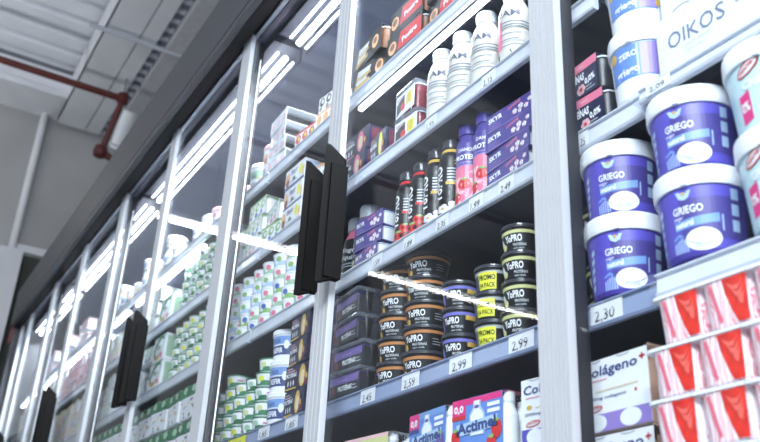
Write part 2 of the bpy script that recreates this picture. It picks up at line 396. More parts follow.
# store lamp whose reflection crosses the doors, and an unseen one added for brightness
for i, (lx, y0, y1, lz) in enumerate(((-7.2, -6.3, -1.11, 4.0), (1.2, -6.3, -1.11, 4.0))):
    lt = tag(empty('ceiling_lamp', (lx, 0, lz)), ('long white tube lamp hanging across the aisle, mirrored in the glass doors', 'unseen tube lamp added behind the viewer to brighten the store')[i], 'lamp')
    link('tube', MB().tube((0, y0, 0), (0, y1, 0), .015, M('store_tube', (240, 240, 235), .5, emit=26, var=0)).mesh('tube'), lt)
    area('ceiling_fill', (lx, (y0 + y1) / 2, lz + .09), (PI, 0, 0), .08, y1 - y0, (42, 25)[i], (.97, .97, 1))  # upward fill added above each lamp to brighten the ceiling
    link('housing', MB().box(-.05, .05, y0 - .05, y1 + .05, .035, .08, steel).mesh('housing'), lt)
    for q in (y0 + .5, y1 - .5): link('hanger', MB().tube((0, q, .08), (0, q, 2.0), .006, 'grey', 6).mesh('hanger'), lt)

# ================================================================== PRODUCTS
LEV = ['bottom', 'second from bottom', 'third from bottom', 'fourth from bottom', 'fifth from bottom']
def stack(parts_fn, name, desc, cat, x, y, z, n, pitch, where, group=None, rz=0, jit=.004, top=None):
    for i in range(n):
        lv = 'alone' if n == 1 else ('topmost' if i == n - 1 else LEV[i])
        lab = '%s, %s' % (desc, where) if n == 1 else '%s, %s, %s' % (desc, lv, where)
        place(parts_fn(i) if callable(parts_fn) else parts_fn, name, lab, cat,
              (x + rnd.uniform(-jit, jit), y + rnd.uniform(-jit, jit), z + i * pitch), rz + rnd.uniform(-.10, .10), group)

# ---- cups
@kind
def black_cup(var, big):
    R, H = (.049, .0535) if big else (.037, .0518)
    prof = [(R * .74, 0), (R * .80, .003), (R * .93, H * .80), (R * .95, H * .86)]
    b = MB().lathe(prof, 'black', 32); fn = cyl([(R * .80, .003), (R * .93, H * .80)])
    band = {'orange': 'orange', 'blue': 'rimblue', 'promo': 'silver', 'lime': 'limeyellow'}[var]
    b.lathe([(R * .905 + .0004, H * .66), (R * .93 + .0005, H * .77)], band, 32, caps=False)
    c = -.25 * R if not big else -.1 * R
    if var == 'promo':
        b.rect(-.020, H * .10, .018, H * .72, 'yellow', fn, 2)
        b.text('PROMO', -.018, H * .44, H * .18, 'black', fn, 3, .034, .03); b.text('S4 PACK', -.018, H * .17, H * .17, 'black', fn, 3, .034, .02)
        b.rect(-.036, H * .15, -.021, H * .66, 'slate', fn, 1)
    else:
        b.text('YoPRO', -.62 * R + c * .2, H * .36, H * .24, 'white', fn, 2, R * .95, .03)
        b.text('PROTEÍNAS', -.20 * R, H * .20, H * .09, 'offwhite', fn, 2, R * .7, .01)
        b.text('sabor vainilla', -.20 * R, H * .09, H * .06, 'lightgrey', fn, 2, R * .6)
        b.disc(-.95 * R, H * .34, .006 * R / .04, H * .24, band if var != 'lime' else 'offwhite', fn, 2, 12, rot=.4)
        if var == 'orange': b.disc(-.62 * R, H * .18, .006, .007, 'gold', fn, 2, 10); b.lines(.75 * R, H * .45, 1.2 * R, 3, H * .1, 'lightgrey', fn, .001)
        if var == 'blue': b.rect(.62 * R, H * .50, 1.25 * R, H * .66, 'gold', fn, 2)
        if var == 'lime': b.disc(-.80 * R, H * .22, .007, .006, 'limeyellow', fn, 3, 10)
    rim = MB().lathe([(R * .96, H * .84), (R * 1.02, H * .86), (R * 1.02, H * .90), (R * .985, H * .915)], 'darkgrey', 32)
    lid = MB().lathe([(R * .98, H * .90), (R * 1.0, H * .93), (R, H * .985), (R * .97, H * .995), (R * .9, H * .99)], M('smoked_lid', (66, 68, 76), .15, var=.03), 32)
    return [('cup_body', b.mesh('cup_body'), None, (0, 0, 0)), ('rim', rim.mesh('rim'), None, (0, 0, 0)), ('lid', lid.mesh('lid'), None, (0, 0, 0))]
@kind
def small_cup(body, band, deco, R=.0365, H=.0395, white=0):
    prof = [(R * .80, 0), (R * .84, .003), (R * .95, H * .88)]
    b = MB().lathe(prof, body, 22); fn = cyl([(R * .84, .003), (R * .95, H * .88)])
    b.lathe([(R * .85 + .0004, H * .08), (R * .895 + .0004, H * .42)], band, 22, caps=False)
    b.disc(.15 * R, H * .55, R * .26, H * .20, deco, fn, 2, 12); b.rect(-.95 * R, H * .46, -.35 * R, H * .78, band, fn, 2)
    b.disc(-.1 * R, H * .30, R * .2, H * .12, 'white', fn, 2, 10); b.rect(R * .8, H * .5, R * 1.3, H * .62, 'pink', fn, 2)
    lid = MB().lathe([(R * .93, H * .87), (R, H * .90), (R * 1.0, H * .97), (R * .96, H * .99)], 'white' if white else band, 22)
    return [('cup_body', b.mesh('cup_body'), None, (0, 0, 0)), ('lid', lid.mesh('lid'), None, (0, 0, 0))]
@kind
def tub(var):
    R, H = (.055 if var == 'blue' else .0625), .1235
    z1 = H - .024
    prof = [(R * .80, 0), (R * .83, .004), (R * .94, z1)]
    bodym = {'griego': 'blueviolet', 'teal': 'teal', 'blue': 'white'}[var]
    b = MB().lathe(prof, bodym, 40); fn = cyl([(R * .83, .004), (R * .94, z1)])
    if var == 'griego':
        b.lathe([(R * .801 + .0004, .0), (R * .832 + .0006, .006)], 'deepviolet', 40, caps=False)
        b.rect(-.012, .020, .078, .078, 'violet', fn, 1)
        b.poly([(-.015, z1 - .010), (-.011, z1 - .020), (-.004, z1 - .023), (.003, z1 - .020), (.007, z1 - .010)], 'paleblue', fn, 2); b.disc(-.004, z1 - .014, .0028, .0024, 'gold', fn, 3, 12)
        b.text('GRIEGO', -.022, .058, .0105, 'white', fn, 3, .042, .02)
        b.text('yogur', -.022, .051, .005, 'white', fn, 3, .014, .01)
        b.rect(-.022, .036, .040, .048, 'skyblue', fn, 2, slant=.10); b.text('natural', -.020, .039, .008, 'white', fn, 3, .026, .03, rot=.10)
        b.disc(.016, .020, .025, .0155, 'offwhite', fn, 3, 24); b.disc(.016, .025, .022, .010, 'white', fn, 4, 24); b.disc(.016, .012, .014, .003, 'lightgrey', fn, 4, 16)
        for i in range(6): b.rect(-.028 + i * .004, .006, -.026 + i * .004, .026 - abs(i - 3) * .002, 'paleblue', fn, 2)
        b.poly([(-.031, .026), (-.005, .024), (-.018, .033)], 'skyblue', fn, 2)
        for i in range(3): b.rect(.058, .030 + i * .022, .070, .046 + i * .022, 'paleblue', fn, 2)
        b.rect(.043, .03, .045, .052, 'paleblue', fn, 3)
        for i in range(5): b.rect(-.060 + i * .002, .012 + i * .013, -.052 + i * .002, .020 + i * .013, 'paleblue', fn, 2, slant=.5)
    elif var == 'teal':
        b.disc(-.014, z1 - .013, .019, .009, 'darkgreen', fn, 2, 20, rot=.5); b.disc(-.015, z1 - .014, .018, .008, 'red', fn, 3, 20, rot=.5); b.disc(-.015, z1 - .014, .0155, .006, 'offwhite', fn, 4, 20, rot=.5)
        b.text('DANONE', -.026, z1 - .022, .0055, 'red', fn, 5, .024, .02, rot=.5)
        b.text('GRIEGO', -.026, .058, .0105, 'white', fn, 3, .05, .03)
        b.poly([(-.036, .012), (-.018, .016), (-.018, .056), (-.036, .052)], 'hotpink', fn, 3); b.text('0%', -.034, .028, .013, 'white', fn, 4, .014, .03, rot=.1)
        b.disc(.030, .03, .022, .012, 'paleblue', fn, 2, 20); b.disc(.030, .033, .018, .008, 'white', fn, 3, 20)
        b.rect(.0, .05, .05, .056, 'skyblue', fn, 2)
    else:
        b.rect(-.045, .034, .048, z1 - .006, 'blue', fn, 1)
        b.disc(-.035, z1 - .018, .009, .009, 'gold', fn, 2, 16); b.text('ZERO', -.022, z1 - .030, .010, 'white', fn, 3, .034, .03, rot=.08); b.text('griego', -.030, .040, .013, 'white', fn, 3, .044, .03, rot=.08)
        b.rect(.010, .036, .013, z1 - .008, 'paleblue', fn, 2); b.rect(.016, .036, .046, z1 - .008, 'lilac', fn, 2)
        b.disc(.050, .044, .007, .007, 'gold', fn, 3, 12)
    lid = MB().lathe([(R * .95, z1 - .004), (R * .985, z1 - .004), (R * 1.0, z1 + .002), (R * 1.0, z1 + .018), (R * .985, H - .001), (R * .93, H), (R * .90, H - .003)], W(), 40)
    tab = MB().box(-.004, .004, -R * 1.01 - .002, -R * .98, z1 - .004, z1 - .001, W())
    return [('tub_body', b.mesh('tub_body'), None, (0, 0, 0)), ('lid', lid.mesh('lid'), None, (0, 0, 0)), ('tear_tab', tab.mesh('tear_tab'), 1, (0, 0, 0))]
@kind
def white_tub(bandc, R=.05, H=.084, cap='white'):
    prof = [(R * .84, 0), (R * .86, .012), (R * .94, H - .014)]
    b = MB().lathe(prof, 'white', 30); fn = cyl([(R * .84, 0), (R * .86, .012), (R * .94, H - .014)])
    b.rect(-.040, H * .52, .044, H * .78, bandc, fn, 1); b.rect(-.042, H * .18, .044, H * .48, 'inkblue' if bandc == 'skyblue' else 'offwhite', fn, 1)
    b.text('YOGUR', -.026, H * .56, H * .13, 'inkblue', fn, 2, .03); b.text('KEFIR', -.028, H * .25, H * .16, 'white' if bandc == 'skyblue' else 'darkgrey', fn, 2, .040, .03)
    b.disc(.022, H * .5, .008, .012, 'peach' if bandc != 'skyblue' else 'white', fn, 2, 12)
    lid = MB().lathe([(R * .95, H - .016), (R, H - .013), (R, H - .003), (R * .96, H)], cap, 30)
    return [('tub_body', b.mesh('tub_body'), None, (0, 0, 0)), ('lid', lid.mesh('lid'), None, (0, 0, 0))]
# ---- bottles
@kind
def slim_bottle(var):
    H = {'red': .192, 'gold': .198, 'dairy': .207}[var]; R = .0265
    bodyc = {'red': 'black', 'gold': 'black', 'dairy': 'navy'}[var]
    prof = [(R * .86, 0), (R, .006), (R, H * .70), (R * .97, H * .76), (R * .70, H * .86), (R * .66, H * .88)]
    b = MB().lathe(prof, bodyc if var != 'dairy' else 'violet', 28); fn = cyl([(R, .006), (R, H * .70), (R * .97, H * .76), (R * .70, H * .86)])
    if var in ('red', 'gold'):
        ac = 'red' if var == 'red' else 'gold'
        b.text('YoPRO', -.012, .045, .015, 'white', fn, 2, .085, .03, rot=PI / 2)
        b.text('25', .006, H * .66, .010, ac if var == 'gold' else 'pink', fn, 2, .016, .02); b.lathe([(R * .80 + .0005, H * .815), (R * .70 + .0006, H * .86)], ac, 28, caps=False)
        b.lines(-.004, H * .60, .024, 5, .007, 'lightgrey', fn, .003, 3); b.rect(-.006, H * .42, .024, H * .455, ac, fn, 2)
        if var == 'red':
            for u, v, r in ((-.012, .028, .012), (.012, .022, .013), (.0, .046, .010), (.025, .038, .010)): b.disc(u, v, r, r * 1.1, 'red', fn, 2, 14); b.disc(u + .001, v + r * .8, r * .5, r * .25, 'lime', fn, 3, 8)
        else:
            for u, v, r in ((-.010, .028, .010), (.010, .034, .012), (.022, .020, .010)):
                for k in range(5): b.disc(u + r * .6 * math.cos(k * 1.257), v + r * .6 * math.sin(k * 1.257), r * .5, r * .5, 'offwhite', fn, 2, 8)
                b.disc(u, v, r * .3, r * .3, 'gold', fn, 3, 8)
        capm = M('smoked_cap', (52, 54, 62), .2, var=.04)
    else:
        b.text('DANONE', -.014, H * .66, .008, 'white', fn, 2, .030, .01); b.text('PROTEINA', -.022, H * .57, .011, 'white', fn, 2, .044, .03)
        b.lines(-.020, H * .53, .018, 2, .006, 'lilac', fn, .0025, 5)
        b.rect(-.034, .010, .034, H * .50, 'pink', fn, 1)
        for u, v, r in ((-.016, .060, .018), (.010, .052, .020), (-.012, .030, .016), (.012, .080, .012), (.018, .028, .014)): b.disc(u, v, r, r * 1.1, 'palepink', fn, 2, 14)
        for u, v, r in ((-.004, .062, .011), (-.018, .034, .010), (.016, .046, .007)): b.disc(u, v, r * .9, r * 1.1, 'red', fn, 3, 12); b.disc(u, v + r, r * .5, r * .25, 'lime', fn, 4, 8)
        b.rect(.006, .020, .020, .030, 'white', fn, 4)
        capm = get('deepviolet')
    cap = MB().lathe([(R * .74, H * .87), (R * .82, H * .875), (R * .82, H * .965), (R * .74, H * .99), (R * .5, H)], capm, 24)
    return [('bottle_body', b.mesh('bottle_body'), None, (0, 0, 0)), ('cap', cap.mesh('cap'), None, (0, 0, 0))]
@kind
def white_bottle(var):
    H = .200; R = .034
    prof = [(R * .85, 0), (R, .008), (R * 1.0, H * .24), (R * .96, H * .26), (R, H * .28), (R, H * .40), (R * .96, H * .42), (R, H * .44), (R, H * .60), (R * .96, H * .68), (R * .78, H * .78), (R * .60, H * .84), (R * .58, H * .87)]
    b = MB().lathe(prof, M('bottle_cream', (206, 205, 200), .4), 32); fn = cyl([(z, q) for z, q in prof[1:-2]])
    b.text('/AM', -.026, H * .58, .015, 'slate', fn, 3, .036, .02)
    b.lines(-.028, H * .50, .030, 2, .008, 'grey', fn, .003, 2); b.rect(-.036, H * .435, .036, H * .445, 'grey', fn, 2); b.lines(-.028, H * .36, .028, 3, .014, 'grey', fn, .002, 4)
    if var: b.rect(-.045, H * .20, -.020, H * .55, 'pink', fn, 2); b.poly([(-.03, .004), (.0, .010), (-.005, .034), (-.03, .03)], 'darkgreen', fn, 3)
    else: b.rect(.034, H * .22, .044, H * .50, 'peach', fn, 2)
    cap = MB().lathe([(R * .60, H * .85), (R * .66, H * .855), (R * .68, H * .97), (R * .62, H * .995), (R * .5, H)], get('silver'), 26)
    return [('bottle_body', b.mesh('bottle_body'), None, (0, 0, 0)), ('cap', cap.mesh('cap'), None, (0, 0, 0))]
@kind
def dark_bottle():
    H = .195; R = .037
    prof = [(R * .88, 0), (R, .008), (R, H * .55), (R * .9, H * .68), (R * .62, H * .80), (R * .58, H * .84)]
    b = MB().lathe(prof, ['black', 'black', 'black', 'pink', 'pink'], 28); fn = cyl(prof[1:-1])
    b.text('Danacol', -.022, H * .50, .012, 'white', fn, 2, .042, .02, rot=-.1) if False else b.text('Yogur', -.020, H * .50, .012, 'white', fn, 2, .034, .02, rot=-.15)
    b.text('Liquido', -.022, H * .40, .012, 'white', fn, 2, .040, .02, rot=-.15); b.lines(-.02, H * .32, .02, 2, .007, 'lightgrey', fn, .003)
    for u, v in ((-.012, .026), (.004, .020), (.016, .034), (-.02, .04)): b.disc(u, v, .008, .007, 'cream', fn, 3, 10)
    cap = MB().lathe([(R * .60, H * .82), (R * .72, H * .825), (R * .74, H * .97), (R * .66, H)], get('silver'), 24)
    return [('bottle_body', b.mesh('bottle_body'), None, (0, 0, 0)), ('cap', cap.mesh('cap'), None, (0, 0, 0))]
# ---- sleeved packs: a carton sleeve open at the ends, pots showing at the right-hand end
def sleeve(w_, d, h, t=.0012, outer='white', inner='offwhite'):
    mb = MB()
    mb.box(-w_ / 2, w_ / 2, -d / 2, -d / 2 + t, 0, h, outer); mb.box(-w_ / 2, w_ / 2, d / 2 - t, d / 2, 0, h, outer)
    mb.box(-w_ / 2, w_ / 2, -d / 2, d / 2, 0, t, outer); mb.box(-w_ / 2, w_ / 2, -d / 2, d / 2, h - t, h, outer)
    return mb
def pots(w_, d, h, nx, ny, body, lid, extra=.006):
    mb = MB(); px = (w_ + extra * 2) / nx; py = d / ny; R = min(px, py) * .46
    for i in range(nx):
        for j in range(ny):
            cx = -w_ / 2 - extra + px * (i + .5); cy = -d / 2 + py * (j + .5)
            mb.lathe([(R * .78, .003), (R * .84, .006), (R * .95, h * .84), (R * 1.03, h * .86), (R * 1.03, h * .91), (R * .98, h * .92)], [body, body, body, lid, lid], 18, cx, cy, sq=3)
    return mb
@kind
def skyr_pack(w_=.118, h=.050, d=.11):
    s = sleeve(w_, d, h, outer='violet'); fn = flat(d / 2)
    s.text('SKYR', -w_ * .44, h * .52, h * .26, 'white', fn, 2, w_ * .30, .04); s.lines(-w_ * .44, h * .36, -w_ * .14, 3, h * .13, 'lilac', fn, .0016)
    s.text('DANONE', -w_ * .02, h * .66, h * .16, 'pink', fn, 2, w_ * .26, .03, rot=.12)
    for u, v, r in ((.12, .38, .16), (.24, .50, .17), (.35, .34, .15), (.42, .60, .13), (.22, .26, .12)):
        for k in range(5): s.disc(w_ * u + h * r * .6 * math.cos(k * 1.257 + u), h * v + h * r * .6 * math.sin(k * 1.257 + u), h * r * .55, h * r * .4, 'palepink' if k % 2 else 'white', fn, 2, 8)
    s.rect(-w_ * .49, h * .02, w_ * .49, h * .06, 'lilac', fn, 2)
    return [('sleeve', s.mesh('sleeve'), None, (0, 0, 0)), ('pots', pots(w_, d, h, 2, 2, get('offwhite'), get('paleblue')).mesh('pots'), None, (0, 0, 0))]
@kind
def protein_pink(w_=.088, h=.068, d=.11):
    s = sleeve(w_, d, h, outer='navy'); fn = flat(d / 2)
    s.rect(-w_ / 2, h * .76, w_ / 2, h, 'pink', fn, 1); s.text('PROT', -w_ * .46, h * .82, h * .10, 'white', fn, 2, w_ * .20, .03); s.rect(-w_ * .05, h * .86, w_ * .12, h * .89, 'palepink', fn, 2)
    s.text('PROTEÍNAS', -w_ * .48, h * .48, h * .20, 'white', fn, 2, w_ * .62, .04); s.disc(-w_ * .40, h * .34, w_ * .08, h * .07, 'pink', fn, 2, 12)
    for k in range(6): s.disc(w_ * .04 + w_ * .07 * math.cos(k * 1.047), h * .22 + h * .09 * math.sin(k * 1.047), w_ * .055, h * .07, 'palepink', fn, 2, 8)
    s.disc(w_ * .04, h * .22, w_ * .04, h * .05, 'red', fn, 3, 10)
    s.text('0,0%', w_ * .16, h * .30, h * .17, 'white', fn, 2, w_ * .28, .03, rot=.12); s.lines(w_ * .18, h * .20, w_ * .44, 2, h * .09, 'lightgrey', fn, .0018)
    p = pots(w_, d, h, 2, 2, get('darkgrey'), get('lightgrey'), .012); 
    return [('sleeve', s.mesh('sleeve'), None, (0, 0, 0)), ('pots', p.mesh('pots'), None, (0, 0, 0))]
@kind
def navy_food_box(ac, w_=.114, h=.064, d=.12):
    s = MB().box(-w_ / 2, w_ / 2, -d / 2, d / 2, 0, h, 'navy', .0015); fn = flat(d / 2)
    s.text('PROTEÍNAS', -w_ * .46, h * .52, h * .16, 'white', fn, 2, w_ * .42, .03); s.lines(-w_ * .44, h * .84, -w_ * .08, 2, h * .10, 'palepink', fn, .002)
    for i in range(3): s.disc(-w_ * (.36 - i * .11), h * .28, w_ * .025, h * .12, 'offwhite', fn, 2, 8)
    s.rect(-w_ * .47, h * .04, -w_ * .02, h * .10, ac, fn, 2)
    s.disc(w_ * .20, h * .48, w_ * .13, h * .44, ac, fn, 2, 20, rot=.0); s.disc(w_ * .22, h * .42, w_ * .08, h * .28, 'cream', fn, 3, 16); s.disc(w_ * .38, h * .32, w_ * .08, h * .26, 'berry', fn, 3, 14); s.disc(w_ * .38, h * .42, w_ * .04, h * .12, 'gold', fn, 4, 10)
    e = MB().box(w_ / 2 - .0005, w_ / 2 + .0006, -d * .42, d * .42, h * .1, h * .9, 'berry')
    return [('carton', s.mesh('carton'), None, (0, 0, 0)), ('end_flap', e.mesh('end_flap'), None, (0, 0, 0))]
@kind
def wrapped_pack(w_=.118, h=.060, d=.12):
    s = MB().box(-w_ / 2, w_ / 2, -d / 2, d / 2, .0, h * .74, 'darkgrey', .004); fn = flat(d / 2)
    s.box(-w_ / 2, w_ / 2, -d / 2, d / 2, h * .74, h * .76, 'purple')
    s.rect(-w_ * .48, h * .46, w_ * .48, h * .73, 'purple', fn, 1); s.text('proteina', -w_ * .2, h * .54, h * .10, 'lilac', fn, 2, w_ * .34, .02)
    s.text('PROTEÍNAS', -w_ * .18, h * .20, h * .18, 'white', fn, 2, w_ * .46, .03); s.disc(-w_ * .33, h * .24, w_ * .06, h * .16, 'berry', fn, 2, 12); s.lines(w_ * .30, h * .3, w_ * .46, 2, h * .12, 'lightgrey', fn, .002)
    t = pots(w_, d, h, 4, 2, get('black'), get('darkgrey'), .004); f_ = MB().box(-w_ / 2 - .010, w_ / 2 + .010, -d / 2 - .006, d / 2 + .006, h * .78, h * .98, CL(), .006)
    return [('sleeve', s.mesh('sleeve'), None, (0, 0, 0)), ('pots', t.mesh('pots'), None, (0, 0, 0)), ('clear_lid', f_.mesh('clear_lid'), None, (0, 0, 0))]
@kind
def bottle_pack(var, w_=.128, h=.1055, d=.09):
    """four or six small white drinking bottles in a printed carton sleeve"""
    fn = flat(d / 2); R = .021; parts = []
    if var == 'colag': front, top = 'white', 'white'
    elif var == 'red': front, top = 'blue', 'pink'
    elif var == 'blue': front, top = 'blue', 'pink'
    else: front, top = 'cream', 'offwhite'
    s = MB()
    s.box(-w_ / 2, w_ / 2, -d / 2, -d / 2 + .0012, 0, h * .97, front); s.box(-w_ / 2, w_ / 2, d / 2 - .0012, d / 2, 0, h * .97, front); s.box(-w_ / 2, w_ / 2, -d / 2, d / 2, 0, .0015, front)
    # sloping shoulders and top strip
    s.add([(-w_ / 2, -d / 2, h * .97), (w_ / 2, -d / 2, h * .97), (w_ / 2, -d / 2 + .012, h), (-w_ / 2, -d / 2 + .012, h), (w_ / 2, d / 2 - .012, h), (-w_ / 2, d / 2 - .012, h), (w_ / 2, d / 2, h * .97), (-w_ / 2, d / 2, h * .97)],
          [(0, 1, 2, 3), (3, 2, 4, 5), (5, 4, 6, 7)], 'kraft' if var == 'colag' else top)
    if var == 'colag':
        for k in range(8):
            a0, a1 = PI * k / 8, PI * (k + 1) / 8
            s.box(w_ / 2 + .0002, w_ / 2 + .0014, -d / 2 * math.cos(a0), -d / 2 * math.cos(a1), h * .78 + h * .2 * min(math.sin(a0), math.sin(a1)), h * 1.0, 'kraft')
        s.box(w_ / 2 + .0002, w_ / 2 + .0014, -d / 2, -d / 2 + .016, 0, h * .97, 'kraft')
        for u in (-.26, .16): s.disc(w_ * u, h * .955, w_ * .10, h * .025, 'silver', fn, 1, 14, PI, 2 * PI); s.disc(w_ * u, h * .965, w_ * .08, h * .022, 'white', fn, 2, 14, PI, 2 * PI)
        s.text('Colágeno', -w_ * .46, h * .74, h * .13, 'inkblue', fn, 2, w_ * .82, .02, shear=.1, rot=.02); s.rect(w_ * .39, h * .84, w_ * .47, h * .865, 'red', fn, 2); s.rect(w_ * .42, h * .81, w_ * .44, h * .895, 'red', fn, 2)
        s.lines(-w_ * .42, h * .68, w_ * .1, 1, h * .1, 'pink', fn, .0014); s.disc(-w_ * .36, h * .55, w_ * .05, h * .035, 'gold', fn, 2, 8); s.rect(-w_ * .26, h * .53, w_ * .36, h * .55, 'cream', fn, 2)
        s.text('2500mg colageno', -w_ * .44, h * .43, h * .04, 'inkblue', fn, 2, w_ * .62, .01); s.rect(w_ * .30, h * .43, w_ * .33, h * .47, 'red', fn, 2)
        s.disc(-w_ * .30, h * .31, w_ * .13, h * .045, 'red', fn, 2, 16, rot=.1); s.disc(-w_ * .30, h * .31, w_ * .11, h * .03, 'offwhite', fn, 3, 16, rot=.1); s.text('DANONE', -w_ * .39, h * .295, h * .028, 'red', fn, 4, w_ * .18, .02, rot=.1)
        s.rect(-w_ / 2, .001, w_ / 2, h * .24, 'lilac' if w_ > .13 else 'blueviolet', fn, 1)
        for u in (-.27, .22):
            s.disc(w_ * u, h * .125, w_ * .15, h * .115, 'white', fn, 2, 18)
    elif var in ('red', 'blue'):
        s.rect(-w_ * .5, h * .78, -w_ * .22, h * .965, 'pink', fn, 1); s.rect(-w_ * .5, h * .86, w_ * .5, h * .965, 'hotpink' if var == 'red' else 'skyblue', fn, 1, slant=0)
        s.rect(-w_ * .5, h * .66, -w_ * .22, h * .97, 'hotpink', fn, 2); s.text('0,0', -w_ * .46, h * .76, h * .11, 'white', fn, 3, w_ * .20, .04); s.rect(-w_ * .5, h * .64, -w_ * .22, h * .71, 'red' if var == 'red' else 'inkblue', fn, 3)
        # printed bottle
        s.poly([(-w_ * .13, h * .35), (w_ * .16, h * .35), (w_ * .17, h * .68), (w_ * .09, h * .80), (w_ * .09, h * .90), (-w_ * .06, h * .90), (-w_ * .06, h * .80), (-w_ * .14, h * .68)], 'paleblue', fn, 3)
        s.poly([(-w_ * .10, h * .36), (w_ * .13, h * .36), (w_ * .14, h * .66), (w_ * .06, h * .78), (w_ * .06, h * .90), (-w_ * .03, h * .90), (-w_ * .03, h * .78), (-w_ * .11, h * .66)], 'white', fn, 4)
        s.disc(w_ * .015, h * .80, w_ * .05, h * .03, 'purple', fn, 5, 14)
        s.rect(-w_ * .40, h * .37, w_ * .42, h * .56, 'paleblue', fn, 5, slant=.06); s.text('Actimel', -w_ * .38, h * .40, h * .17, 'inkblue', fn, 6, w_ * .78, .04, rot=.05); s.lines(-w_ * .3, h * .38, w_ * .3, 1, h * .05, 'inkblue', fn, .0016)
        for i in range(2): s.rect(w_ * .22, h * (.76 - i * .10), w_ * .46, h * (.82 - i * .10), 'white', fn, 3)
        fc = 'red' if var == 'red' else 'purple'
        for u, v, r in ((-.42, .36, .09), (.40, .40, .10), (-.34, .14, .09), (.30, .16, .10)): s.disc(w_ * u, h * v, w_ * r, h * r * 1.6, fc, fn, 5, 14); s.disc(w_ * u, h * v + h * r * 1.3, w_ * r * .6, h * .03, 'lime', fn, 6, 8)
    else:
        s.rect(-w_ * .5, h * .70, w_ * .5, h * .90, 'limeyellow', fn, 1); s.rect(-w_ * .5, h * .90, w_ * .5, h * .965, 'palepink', fn, 1); s.text('Bio', -w_ * .3, h * .74, h * .14, 'white', fn, 3, w_ * .3, .03); s.lines(-w_ * .4, h * .6, w_ * .4, 5, h * .09, 'green', fn, .003); s.disc(w_ * .2, h * .3, w_ * .14, h * .14, 'pink', fn, 3, 14); s.disc(-w_ * .2, h * .28, w_ * .14, h * .14, 'gold', fn, 3, 14)
    parts.append(('sleeve', s.mesh('sleeve'), None, (0, 0, 0)))
    nx = 3 if w_ > .1 else 2; px = (w_ - .004) / nx + .002
    bm_ = MB().lathe([(R * .85, .002), (R, .006), (R, h * .62), (R * .72, h * .76), (R * .64, h * .80), (R * .72, h * .84), (R * .72, h * .98)], 'white', 20)
    bme = bm_.mesh('bottle')
    fo = MB().lathe([(R * .74, h * .975), (R * .74, h * .99), (R * .4, h * .993)], 'white' if var != 'red' else 'palepink', 16).disc(0, h * .94, .01, .006, 'slate', cyl([(R * .72, h * .8), (R * .72, h)]), 1, 10).mesh('foil_cap')
    for i in range(nx):
        for j in (-1, 1):
            parts.append(('bottle', bme, None, (-w_ / 2 + px * (i + .5) + .004, j * R * 1.03, 0))); parts.append(('foil_cap', fo, len(parts) - 1, (0, 0, 0)))
    return parts
@kind
def oikos_box(w_=.34, h=.108, d=.16):
    s = MB().box(-w_ / 2, w_ / 2, -d / 2, d / 2, 0, h, 'offwhite', .003); fn = flat(d / 2)
    x = -w_ / 2
    for t_, u, hh, wd in (('O', .022, .028, .024), ('I', .050, .026, .0035), ('K', .058, .026, .020), ('O', .080, .028, .024), ('S', .108, .028, .015)):
        s.text(t_, x + u, .046 if t_ != 'I' else .047, hh, M('slate_print', (112, 124, 150), .5), fn, 2, wd, 0)
    s.text('YOGUR GRIEGO', x + .045, .036, .0045, 'lightgrey', fn, 2, .055, 0); s.lines(x + .05, .028, x + .1, 1, .01, 'lightgrey', fn, .001)
    for i in range(5): s.disc(x + .150 + i * .013, .062 - i * .003, .010, .004, 'slate' if i % 2 else 'grey', fn, 2, 10, rot=.5)
    h_ = MB()
    for k in range(10):
        a0 = PI * k / 10; a1 = PI * (k + 1) / 10
        h_.tube((x + .05 + .018 * math.cos(a0), -d / 2 + .003, h - .002 + .009 * math.sin(a0)), (x + .05 + .018 * math.cos(a1), -d / 2 + .003, h - .002 + .009 * math.sin(a1)), .0011, 'silver', 6)
    return [('carton', s.mesh('carton'), None, (0, 0, 0)), ('carry_tab', h_.mesh('carry_tab'), None, (0, 0, 0))]
